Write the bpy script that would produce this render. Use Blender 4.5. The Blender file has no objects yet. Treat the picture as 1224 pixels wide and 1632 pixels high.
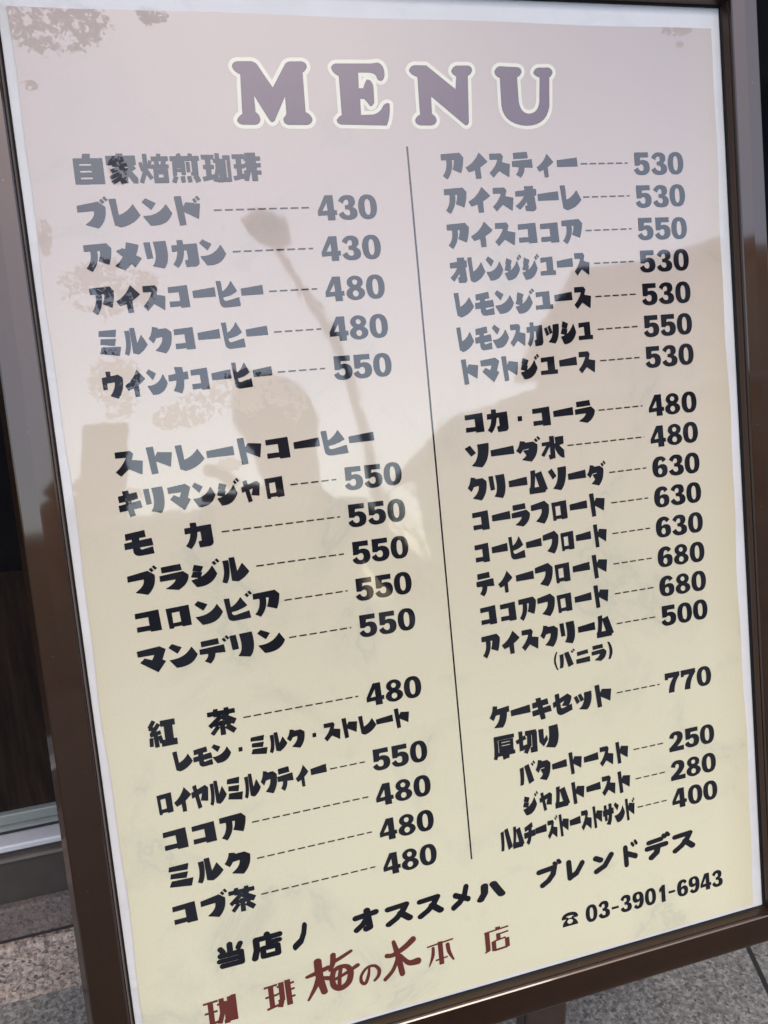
import bpy, bmesh, math, random, re
from mathutils import Vector, Matrix
from mathutils.geometry import delaunay_2d_cdt

random.seed(7)
SC = bpy.context.scene
COL = SC.collection
rad = math.radians

# ------------------------------------------------------------------ camera, sky, sun, exposure
TILT = rad(12.0)            # the board leans back
Z0 = 0.30                   # lower edge of the printed sheet above the ground
PW, PH = 594.0, 842.0       # printed sheet, millimetres
BOARD = Matrix.Translation((0, 0, Z0)) @ Matrix.Rotation(rad(90) - TILT, 4, 'X')

cd = bpy.data.cameras.new('camera')
cam = bpy.data.objects.new('camera', cd)
COL.objects.link(cam)
_c = Vector((0.04278 - 0.297, 0.52660, 0.71028))
_r = Vector((0.95445, -0.09412, 0.28313)).normalized()
_d = Vector((-0.12154, -0.98929, 0.08087))
_f = Vector((0.27248, -0.11159, -0.95567)).normalized()
_d = _f.cross(_r).normalized()
m = Matrix(((_r.x, -_d.x, -_f.x, _c.x), (_r.y, -_d.y, -_f.y, _c.y), (_r.z, -_d.z, -_f.z, _c.z), (0, 0, 0, 1)))
cam.matrix_world = BOARD @ m
cd.sensor_fit = 'VERTICAL'
cd.sensor_height = 36.0
cd.lens = 1400.0 / 1632.0 * 36.0
cd.clip_start = 0.02
cd.clip_end = 400
SC.camera = cam

SUN_EL, SUN_AZ = rad(52), rad(168)      # azimuth measured from +Y towards +X
w = bpy.data.worlds.new('World')
SC.world = w
w.use_nodes = True
nt = w.node_tree
nt.nodes.clear()
sky = nt.nodes.new('ShaderNodeTexSky')
sky.sky_type = 'NISHITA'
sky.sun_disc = False
sky.sun_elevation = SUN_EL
sky.sun_rotation = SUN_AZ
sky.air_density = 1.0
sky.dust_density = 2.0
sky.ozone_density = 1.0
bg = nt.nodes.new('ShaderNodeBackground')
bg.inputs['Strength'].default_value = 0.15
out = nt.nodes.new('ShaderNodeOutputWorld')
nt.links.new(sky.outputs[0], bg.inputs['Color'])
nt.links.new(bg.outputs[0], out.inputs['Surface'])

sl = bpy.data.lights.new('sun', 'SUN')
sl.energy = 0.7
sl.angle = rad(25)
sl.color = (1.0, 0.92, 0.82)
sun = bpy.data.objects.new('sun', sl)
COL.objects.link(sun)
sd = Vector((math.sin(SUN_AZ) * math.cos(SUN_EL), math.cos(SUN_AZ) * math.cos(SUN_EL), math.sin(SUN_EL)))
sun.rotation_euler = sd.to_track_quat('Z', 'Y').to_euler()

SC.view_settings.view_transform = 'Standard'
SC.view_settings.look = 'None'
SC.view_settings.gamma = 1.0
SC.view_settings.exposure = 0.84
SC.view_settings.use_curve_mapping = False
SC.render.engine = 'CYCLES'
try:
    SC.cycles.use_denoising = True
    SC.cycles.max_bounces = 8
    SC.cycles.blur_glossy = 0.3
except Exception:
    pass


# ------------------------------------------------------------------ node helpers
def new_mat(name):
    mt = bpy.data.materials.new(name)
    mt.use_nodes = True
    t = mt.node_tree
    return mt, t, t.nodes['Principled BSDF']


def N(t, kind, **kw):
    n = t.nodes.new(kind)
    for k, v in kw.items():
        if k in n.inputs.keys():
            n.inputs[k].default_value = v
        else:
            setattr(n, k, v)
    return n


def math_node(t, op, a, b=None, clamp=False):
    n = t.nodes.new('ShaderNodeMath')
    n.operation = op
    n.use_clamp = clamp
    for i, v in enumerate((a, b)):
        if v is None:
            continue
        if hasattr(v, 'is_output'):
            t.links.new(v, n.inputs[i])
        else:
            n.inputs[i].default_value = v
    return n.outputs[0]


def ramp(t, src, stops, interp='LINEAR'):
    n = t.nodes.new('ShaderNodeValToRGB')
    n.color_ramp.interpolation = interp
    els = n.color_ramp.elements
    while len(els) < len(stops):
        els.new(0.5)
    for e, (p, c) in zip(els, stops):
        e.position = p
        e.color = (c[0], c[1], c[2], 1) if not isinstance(c, float) else (c, c, c, 1)
    t.links.new(src, n.inputs['Fac'])
    return n.outputs['Color']


def mix(t, fac, a, b, blend='MIX'):
    n = t.nodes.new('ShaderNodeMix')
    n.data_type = 'RGBA'
    n.blend_type = blend
    for i, v in ((0, fac), (6, a), (7, b)):
        if hasattr(v, 'is_output'):
            t.links.new(v, n.inputs[i])
        elif i == 0:
            n.inputs[i].default_value = v
        else:
            n.inputs[i].default_value = (v[0], v[1], v[2], 1)
    return n.outputs[2]


# ------------------------------------------------------------------ the glossy film over the print
def mm(x, y):
    """print millimetres (from its top left corner) -> metres in the poster's own frame"""
    return ((x - PW / 2) / 1000.0, (PH - y) / 1000.0)


# places where the film has stuck to the sheet and lost its gloss: centre, radii (mm), how dense
STUCK = [(31, 12, 46, 22, .62), (102, 3, 16, 9, .5), (8, 55, 7, 4, .7), (63, 115, 6, 9, 1.0), (5, 160, 6, 20, .55),
         (47, 202, 40, 23, .62), (42, 276, 24, 30, .56), (94, 299, 24, 17, .5), (143, 288, 40, 22, .5),
         (178, 300, 14, 20, .5), (558, 3, 20, 6, .45), (76, 302, 12, 11, .55), (44, 362, 12, 9, .5),
         (560, 14, 6, 4, .5), (120, 345, 16, 9, .3)]


def film_group():
    g = bpy.data.node_groups.new('glossy_film', 'ShaderNodeTree')
    g.interface.new_socket('Gloss', in_out='OUTPUT', socket_type='NodeSocketFloat')
    g.interface.new_socket('Normal', in_out='OUTPUT', socket_type='NodeSocketVector')
    g.interface.new_socket('Stuck', in_out='OUTPUT', socket_type='NodeSocketFloat')
    go = g.nodes.new('NodeGroupOutput')
    tc = g.nodes.new('ShaderNodeTexCoord')
    co = tc.outputs['Object']
    best = None
    for x, y, rx, ry, dens in STUCK:
        cx, cy = mm(x, y)
        s = N(g, 'ShaderNodeVectorMath', operation='SUBTRACT')
        g.links.new(co, s.inputs[0])
        s.inputs[1].default_value = (cx, cy, 0)
        d = N(g, 'ShaderNodeVectorMath', operation='DIVIDE')
        g.links.new(s.outputs[0], d.inputs[0])
        d.inputs[1].default_value = (rx / 1000, ry / 1000, 10.0)
        l = N(g, 'ShaderNodeVectorMath', operation='LENGTH')
        g.links.new(d.outputs[0], l.inputs[0])
        v = math_node(g, 'SUBTRACT', 1.0, l.outputs['Value'])
        v = math_node(g, 'MULTIPLY', v, 0.62)
        v = math_node(g, 'ADD', v, 0.5 * dens - 0.25)
        best = v if best is None else math_node(g, 'MAXIMUM', best, v)
    best = math_node(g, 'MINIMUM', best, 0.20)
    n1 = N(g, 'ShaderNodeTexNoise', Scale=200.0, Detail=6.0, Roughness=0.66, Distortion=0.7)
    g.links.new(co, n1.inputs['Vector'])
    n2 = N(g, 'ShaderNodeTexNoise', Scale=48.0, Detail=3.0)
    g.links.new(co, n2.inputs['Vector'])
    nn = math_node(g, 'ADD', math_node(g, 'MULTIPLY', n1.outputs['Fac'], 0.85),
                   math_node(g, 'MULTIPLY', n2.outputs['Fac'], 0.50))
    v = math_node(g, 'ADD', best, nn)
    v = math_node(g, 'SUBTRACT', v, 0.822)
    v = math_node(g, 'MULTIPLY', v, 40.0, clamp=True)
    stuck = v
    # a little haze and dirt on the film everywhere
    n3 = N(g, 'ShaderNodeTexNoise', Scale=7.0, Detail=6.0, Roughness=0.65)
    g.links.new(co, n3.inputs['Vector'])
    dirt = math_node(g, 'MULTIPLY', n3.outputs['Fac'], 0.16)
    gloss = math_node(g, 'SUBTRACT', 1.06, dirt)
    gloss = math_node(g, 'SUBTRACT', gloss, math_node(g, 'MULTIPLY', stuck, 0.78), clamp=True)
    # slow waves of the film
    wv = N(g, 'ShaderNodeTexNoise', Scale=4.2, Detail=0.6, Roughness=0.4, Distortion=0.3)
    g.links.new(co, wv.inputs['Vector'])
    wv2 = N(g, 'ShaderNodeTexNoise', Scale=22.0, Detail=1.0, Roughness=0.5, Distortion=1.2)
    g.links.new(co, wv2.inputs['Vector'])
    h = math_node(g, 'ADD', wv.outputs['Fac'], math_node(g, 'MULTIPLY', wv2.outputs['Fac'], 0.022))
    mp = N(g, 'ShaderNodeMapping')
    mp.inputs['Rotation'].default_value = (0, 0, rad(24))
    mp.inputs['Scale'].default_value = (34.0, 5.0, 1.0)
    g.links.new(co, mp.inputs['Vector'])
    cr = N(g, 'ShaderNodeTexNoise', Scale=1.0, Detail=2.0, Distortion=1.5)
    g.links.new(mp.outputs[0], cr.inputs['Vector'])
    h = math_node(g, 'ADD', h, math_node(g, 'MULTIPLY', cr.outputs['Fac'], 0.008))
    b = N(g, 'ShaderNodeBump', Strength=1.0, Distance=0.0022)
    g.links.new(h, b.inputs['Height'])
    g.links.new(gloss, go.inputs['Gloss'])
    g.links.new(b.outputs[0], go.inputs['Normal'])
    g.links.new(stuck, go.inputs['Stuck'])
    return g


FILM = film_group()
COAT_IOR = 1.95


def add_film(t, p, strength=1.0):
    gn = t.nodes.new('ShaderNodeGroup')
    gn.node_tree = FILM
    t.links.new(math_node(t, 'MULTIPLY', gn.outputs['Gloss'], strength), p.inputs['Coat Weight'])
    t.links.new(gn.outputs['Normal'], p.inputs['Coat Normal'])
    p.inputs['Coat IOR'].default_value = COAT_IOR
    p.inputs['Coat Roughness'].default_value = 0.035
    p.inputs['Specular IOR Level'].default_value = 0.0
    p.inputs['Roughness'].default_value = 0.6
    return gn


def ink(name, col, strength=1.0):
    mt, t, p = new_mat(name)
    add_film(t, p, strength)
    tc = t.nodes.new('ShaderNodeTexCoord')
    n = N(t, 'ShaderNodeTexNoise', Scale=60.0, Detail=5.0, Roughness=0.7)
    t.links.new(tc.outputs['Object'], n.inputs['Vector'])
    c = mix(t, math_node(t, 'MULTIPLY', n.outputs['Fac'], 0.5), col, [min(1, v * 1.5 + .004) for v in col])
    t.links.new(c, p.inputs['Base Color'])
    return mt


def paper_material():
    mt, t, p = new_mat('menu_sheet_print')
    add_film(t, p)
    tc = t.nodes.new('ShaderNodeTexCoord')
    sep = t.nodes.new('ShaderNodeSeparateXYZ')
    t.links.new(tc.outputs['Object'], sep.inputs[0])
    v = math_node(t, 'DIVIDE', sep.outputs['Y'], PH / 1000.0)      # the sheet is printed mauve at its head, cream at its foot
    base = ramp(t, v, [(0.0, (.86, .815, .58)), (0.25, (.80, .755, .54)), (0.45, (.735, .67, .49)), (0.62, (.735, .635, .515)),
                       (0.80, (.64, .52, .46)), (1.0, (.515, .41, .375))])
    # old water marks and foxing
    n = N(t, 'ShaderNodeTexNoise', Scale=9.0, Detail=6.0, Roughness=0.62, Distortion=0.8)
    t.links.new(tc.outputs['Object'], n.inputs['Vector'])
    f = ramp(t, n.outputs['Fac'], [(0.52, 0.0), (0.60, 0.12), (0.63, 0.30), (0.66, 0.10), (0.75, 0.14)])
    base = mix(t, f, base, (.40, .42, .36))
    n = N(t, 'ShaderNodeTexNoise', Scale=2.2, Detail=5.0, Roughness=0.6)
    t.links.new(tc.outputs['Object'], n.inputs['Vector'])
    f = ramp(t, n.outputs['Fac'], [(0.3, 0.0), (0.8, 0.22)])
    base = mix(t, f, base, (.58, .50, .36))
    # yellowed right edge
    xe = math_node(t, 'MULTIPLY', math_node(t, 'SUBTRACT', sep.outputs['X'], 0.262), 18.0, clamp=True)
    base = mix(t, math_node(t, 'MULTIPLY', xe, 0.35), base, (.62, .50, .27))
    n = N(t, 'ShaderNodeTexNoise', Scale=420.0, Detail=2.0)
    t.links.new(tc.outputs['Object'], n.inputs['Vector'])
    f = ramp(t, n.outputs['Fac'], [(0.3, 0.0), (0.7, 0.06)])
    base = mix(t, f, base, (.35, .33, .28))
    t.links.new(base, p.inputs['Base Color'])
    return mt


def border_material():
    mt, t, p = new_mat('white_backing')
    add_film(t, p, 0.35)
    tc = t.nodes.new('ShaderNodeTexCoord')
    n = N(t, 'ShaderNodeTexNoise', Scale=14.0, Detail=4.0, Roughness=0.6)
    t.links.new(tc.outputs['Object'], n.inputs['Vector'])
    c = ramp(t, n.outputs['Fac'], [(0.3, (.80, .79, .79)), (0.7, (.72, .71, .71))])
    t.links.new(c, p.inputs['Base Color'])
    n2 = N(t, 'ShaderNodeTexNoise', Scale=28.0, Detail=2.0, Distortion=0.6)
    t.links.new(tc.outputs['Object'], n2.inputs['Vector'])
    b = N(t, 'ShaderNodeBump', Strength=0.6, Distance=0.004)
    t.links.new(n2.outputs['Fac'], b.inputs['Height'])
    t.links.new(b.outputs[0], p.inputs['Normal'])
    return mt


def bronze_material(name, col, rough=0.42, coat=1.0):
    mt, t, p = new_mat(name)
    tc = t.nodes.new('ShaderNodeTexCoord')
    n = N(t, 'ShaderNodeTexNoise', Scale=35.0, Detail=6.0, Roughness=0.7)
    t.links.new(tc.outputs['Object'], n.inputs['Vector'])
    c = mix(t, math_node(t, 'MULTIPLY', n.outputs['Fac'], 0.6), col, [v * 1.35 for v in col])
    # a few pale scratches and dust specks
    n2 = N(t, 'ShaderNodeTexNoise', Scale=260.0, Detail=2.0)
    t.links.new(tc.outputs['Object'], n2.inputs['Vector'])
    f = ramp(t, n2.outputs['Fac'], [(0.74, 0.0), (0.78, 0.35)])
    c = mix(t, f, c, (.28, .24, .21))
    t.links.new(c, p.inputs['Base Color'])
    p.inputs['Metallic'].default_value = 0.75
    r = ramp(t, n.outputs['Fac'], [(0.3, rough), (0.75, rough + 0.10)])
    t.links.new(r, p.inputs['Roughness'])
    p.inputs['Coat Weight'].default_value = coat
    p.inputs['Coat IOR'].default_value = 1.72
    p.inputs['Coat Roughness'].default_value = 0.05
    p.inputs['Coat Tint'].default_value = (1, .90, .80, 1)
    b = N(t, 'ShaderNodeBump', Strength=0.15, Distance=0.0006)
    n3 = N(t, 'ShaderNodeTexNoise', Scale=9.0, Detail=1.0)
    t.links.new(tc.outputs['Object'], n3.inputs['Vector'])
    t.links.new(n3.outputs['Fac'], b.inputs['Height'])
    t.links.new(b.outputs[0], p.inputs['Normal'])
    return mt


def plain(name, col, rough=0.6, metal=0.0, noise=25.0, amount=0.3, spec=0.5, bump=0.0):
    mt, t, p = new_mat(name)
    tc = t.nodes.new('ShaderNodeTexCoord')
    n = N(t, 'ShaderNodeTexNoise', Scale=noise, Detail=6.0, Roughness=0.65)
    t.links.new(tc.outputs['Object'], n.inputs['Vector'])
    c = mix(t, n.outputs['Fac'], [v * (1 - amount) for v in col], [min(1, v * (1 + amount)) for v in col])
    t.links.new(c, p.inputs['Base Color'])
    p.inputs['Roughness'].default_value = rough
    p.inputs['Metallic'].default_value = metal
    p.inputs['Specular IOR Level'].default_value = spec
    if bump:
        b = N(t, 'ShaderNodeBump', Strength=0.6, Distance=bump)
        t.links.new(n.outputs['Fac'], b.inputs['Height'])
        t.links.new(b.outputs[0], p.inputs['Normal'])
    return mt


def granite(name, cols, scale=160.0, rough=0.5, bump=0.0012, joints=None):
    """crystals of several colours; cols: list of (position, colour)"""
    mt, t, p = new_mat(name)
    tc = t.nodes.new('ShaderNodeTexCoord')
    co = tc.outputs['Object']
    nz = N(t, 'ShaderNodeTexNoise', Scale=scale * 0.8, Detail=3.0)
    t.links.new(co, nz.inputs['Vector'])
    mx = N(t, 'ShaderNodeVectorMath', operation='SCALE')
    t.links.new(nz.outputs['Color'], mx.inputs[0])
    mx.inputs['Scale'].default_value = 1.6 / scale
    ad = N(t, 'ShaderNodeVectorMath', operation='ADD')
    t.links.new(co, ad.inputs[0])
    t.links.new(mx.outputs[0], ad.inputs[1])
    v = N(t, 'ShaderNodeTexVoronoi', Scale=scale)
    t.links.new(ad.outputs[0], v.inputs['Vector'])
    sp = t.nodes.new('ShaderNodeSeparateColor')
    t.links.new(v.outputs['Color'], sp.inputs[0])
    c = ramp(t, sp.outputs[0], cols, 'CONSTANT')
    v2 = N(t, 'ShaderNodeTexVoronoi', Scale=scale * 2.3)
    t.links.new(ad.outputs[0], v2.inputs['Vector'])
    sp2 = t.nodes.new('ShaderNodeSeparateColor')
    t.links.new(v2.outputs['Color'], sp2.inputs[0])
    c2 = ramp(t, sp2.outputs[0], cols, 'CONSTANT')
    c = mix(t, 0.30, c, c2)
    n = N(t, 'ShaderNodeTexNoise', Scale=11.0, Detail=5.0, Roughness=0.6)
    t.links.new(co, n.inputs['Vector'])
    f = ramp(t, n.outputs['Fac'], [(0.4, 0.0), (0.75, 0.4)])
    c = mix(t, f, c, (.07, .066, .063))
    n = N(t, 'ShaderNodeTexNoise', Scale=scale * 0.55, Detail=4.0, Roughness=0.7)
    t.links.new(co, n.inputs['Vector'])
    f = ramp(t, n.outputs['Fac'], [(0.36, 0.55), (0.5, 0.0)])
    c = mix(t, f, c, (.06, .057, .055))
    f = ramp(t, n.outputs['Fac'], [(0.52, 0.0), (0.66, 0.5)])
    c = mix(t, f, c, cols[-3][1])
    if joints:
        ang, ox, pitch, wd = joints
        mp = N(t, 'ShaderNodeMapping')
        mp.inputs['Rotation'].default_value = (0, 0, ang)
        t.links.new(co, mp.inputs['Vector'])
        s = t.nodes.new('ShaderNodeSeparateXYZ')
        t.links.new(mp.outputs[0], s.inputs[0])
        a = math_node(t, 'ADD', s.outputs['X'], ox)
        fr = math_node(t, 'PINGPONG', a, pitch / 2)
        e = math_node(t, 'LESS_THAN', fr, wd)
        b2 = math_node(t, 'PINGPONG', math_node(t, 'ADD', s.outputs['Y'], 0.17), pitch / 2)
        e = math_node(t, 'MAXIMUM', e, math_node(t, 'LESS_THAN', b2, wd))
        c = mix(t, e, c, (.025, .024, .023))
    t.links.new(c, p.inputs['Base Color'])
    p.inputs['Roughness'].default_value = rough
    b = N(t, 'ShaderNodeBump', Strength=0.5, Distance=bump)
    t.links.new(sp2.outputs[1], b.inputs['Height'])
    t.links.new(b.outputs[0], p.inputs['Normal'])
    return mt


# ------------------------------------------------------------------ object helpers
def obj(name, bm, mats, parent=None, smooth=False):
    me = bpy.data.meshes.new(name)
    bm.normal_update()
    bm.to_mesh(me)
    bm.free()
    if not isinstance(mats, (list, tuple)):
        mats = [mats]
    for x in mats:
        me.materials.append(x)
    if smooth:
        for pl in me.polygons:
            pl.use_smooth = True
    o = bpy.data.objects.new(name, me)
    COL.objects.link(o)
    if parent:
        o.parent = parent
    return o


def tag(o, label=None, cat=None, kind=None, group=None):
    for k, v in (('label', label), ('category', cat), ('kind', kind), ('group', group)):
        if v:
            o[k] = v
    return o


def thing(name, label, cat, loc=(0, 0, 0)):
    o = bpy.data.objects.new(name, None)
    o.empty_display_size = 0.1
    COL.objects.link(o)
    o.location = loc
    return tag(o, label, cat)


def box(bm, x0, x1, y0, y1, z0, z1, bevel=0.0):
    r = bmesh.ops.create_cube(bm, size=1.0)
    for v in r['verts']:
        v.co = Vector(((x0 + x1) / 2 + v.co.x * (x1 - x0), (y0 + y1) / 2 + v.co.y * (y1 - y0), (z0 + z1) / 2 + v.co.z * (z1 - z0)))
    if bevel:
        es = {e for v in r['verts'] for e in v.link_edges}
        bmesh.ops.bevel(bm, geom=list(es), offset=bevel, segments=2, affect='EDGES', profile=0.5)
    return r


def tube(bm, pts, radii, n=12, cap=True):
    """swept round bar through pts"""
    rings = []
    pts = [Vector(p) for p in pts]
    up = Vector((0, 0, 1))
    for i, p in enumerate(pts):
        d = (pts[min(i + 1, len(pts) - 1)] - pts[max(i - 1, 0)]).normalized()
        s = d.cross(up if abs(d.z) < 0.95 else Vector((1, 0, 0))).normalized()
        t2 = s.cross(d).normalized()
        r = radii if not isinstance(radii, (list, tuple)) else radii[i]
        rings.append([bm.verts.new(p + (s * math.cos(a) + t2 * math.sin(a)) * r) for a in [2 * math.pi * k / n for k in range(n)]])
    for a, b in zip(rings, rings[1:]):
        for k in range(n):
            bm.faces.new((a[k], a[(k + 1) % n], b[(k + 1) % n], b[k]))
    if cap:
        bm.faces.new(rings[0][::-1])
        bm.faces.new(rings[-1])


# ------------------------------------------------------------------ lettering: paths and strokes joined into one outline
def path_pts(s):
    tok = re.findall(r'[MLQZ]|-?\d*\.?\d+', s)
    out, i, cmd, cur = [], 0, 'M', (0, 0)
    while i < len(tok):
        if tok[i] in 'MLQZ':
            cmd = tok[i]
            i += 1
            continue
        if cmd in 'ML':
            cur = (float(tok[i]), float(tok[i + 1]))
            i += 2
            out.append(cur)
        else:
            c = (float(tok[i]), float(tok[i + 1]))
            e = (float(tok[i + 2]), float(tok[i + 3]))
            i += 4
            for k in range(1, 8):
                u = k / 7
                out.append(((1 - u) ** 2 * cur[0] + 2 * u * (1 - u) * c[0] + u * u * e[0],
                            (1 - u) ** 2 * cur[1] + 2 * u * (1 - u) * c[1] + u * u * e[1]))
            cur = e
    return out


def ccw(p):
    a = sum(x0 * y1 - x1 * y0 for (x0, y0), (x1, y1) in zip(p, p[1:] + p[:1]))
    return p if a > 0 else p[::-1]


def clean(p):
    q = []
    for a in p:
        if not q or (a[0] - q[-1][0]) ** 2 + (a[1] - q[-1][1]) ** 2 > 1e-6:
            q.append(a)
    if len(q) > 1 and (q[0][0] - q[-1][0]) ** 2 + (q[0][1] - q[-1][1]) ** 2 < 1e-6:
        q.pop()
    return q


def seg_poly(x0, y0, w0, x1, y1, w1, ext=0.0):
    dx, dy = x1 - x0, y1 - y0
    l = math.hypot(dx, dy) or 1e-6
    ux, uy = dx / l, dy / l
    x0, y0, x1, y1 = x0 - ux * ext, y0 - uy * ext, x1 + ux * ext, y1 + uy * ext
    px, py = -uy, ux
    return [(x0 + px * w0 / 2, y0 + py * w0 / 2), (x1 + px * w1 / 2, y1 + py * w1 / 2),
            (x1 - px * w1 / 2, y1 - py * w1 / 2), (x0 - px * w0 / 2, y0 - py * w0 / 2)]


def disc(x, y, rx, ry=None, n=20):
    ry = rx if ry is None else ry
    return [(x + rx * math.cos(2 * math.pi * k / n + .1), y + ry * math.sin(2 * math.pi * k / n + .1)) for k in range(n)]


def items_to_polys(items):
    """P path / N path cut out / E ellipse / H ellipse cut out / S w.. square stroke / R w.. round stroke / B x y w .. brush stroke"""
    pos, neg = [], []
    for it in items:
        k, rest = it[0], it[1:]
        if k in 'PN':
            (pos if k == 'P' else neg).append(path_pts(rest))
            continue
        v = [float(a) for a in rest.split()]
        if k in 'EH':
            (pos if k == 'E' else neg).append(disc(v[0], v[1], v[2], v[3], 36))
        elif k in 'SR':
            wd = v[0]
            pts = list(zip(v[1::2], v[2::2]))
            for i, (a, b) in enumerate(zip(pts, pts[1:])):
                pos.append(seg_poly(a[0], a[1], wd, b[0], b[1], wd))
                if k == 'R' or i > 0:
                    if k == 'R':
                        pos.append(disc(a[0], a[1], wd / 2))
                    else:      # mitred look at square joints
                        pos.append([(a[0] - wd / 2, a[1] - wd / 2), (a[0] + wd / 2, a[1] - wd / 2),
                                    (a[0] + wd / 2, a[1] + wd / 2), (a[0] - wd / 2, a[1] + wd / 2)])
            if k == 'R':
                pos.append(disc(pts[-1][0], pts[-1][1], wd / 2))
        elif k == 'B':
            pts = list(zip(v[0::3], v[1::3], v[2::3]))
            sm = [pts[0]]                       # smooth the brush line (Catmull-Rom)
            for i in range(len(pts) - 1):
                p0, p1, p2, p3 = pts[max(i - 1, 0)], pts[i], pts[i + 1], pts[min(i + 2, len(pts) - 1)]
                for s in range(1, 6):
                    u = s / 5
                    sm.append(tuple(0.5 * (2 * p1[j] + (p2[j] - p0[j]) * u + (2 * p0[j] - 5 * p1[j] + 4 * p2[j] - p3[j]) * u * u
                                           + (3 * p1[j] - p0[j] - 3 * p2[j] + p3[j]) * u ** 3) for j in range(3)))
            for a, b in zip(sm, sm[1:]):
                pos.append(seg_poly(a[0], a[1], a[2], b[0], b[1], b[2]))
            for a in sm:
                pos.append(disc(a[0], a[1], a[2] / 2, n=14))
    return pos, neg


def union(pos, neg):
    verts, faces = [], []
    for p in pos + neg:
        p = ccw(clean(p))
        if len(p) < 3:
            continue
        faces.append(list(range(len(verts), len(verts) + len(p))))
        verts += [Vector(a) for a in p]
    npos = len(pos)
    r = delaunay_2d_cdt(verts, [], faces, 1, 1e-4)
    ov, of, orig = r[0], r[2], r[5]
    keep = [f for f, o in zip(of, orig) if any(i < npos for i in o) and not any(i >= npos for i in o)]
    return [(v.x, v.y) for v in ov], keep


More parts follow.
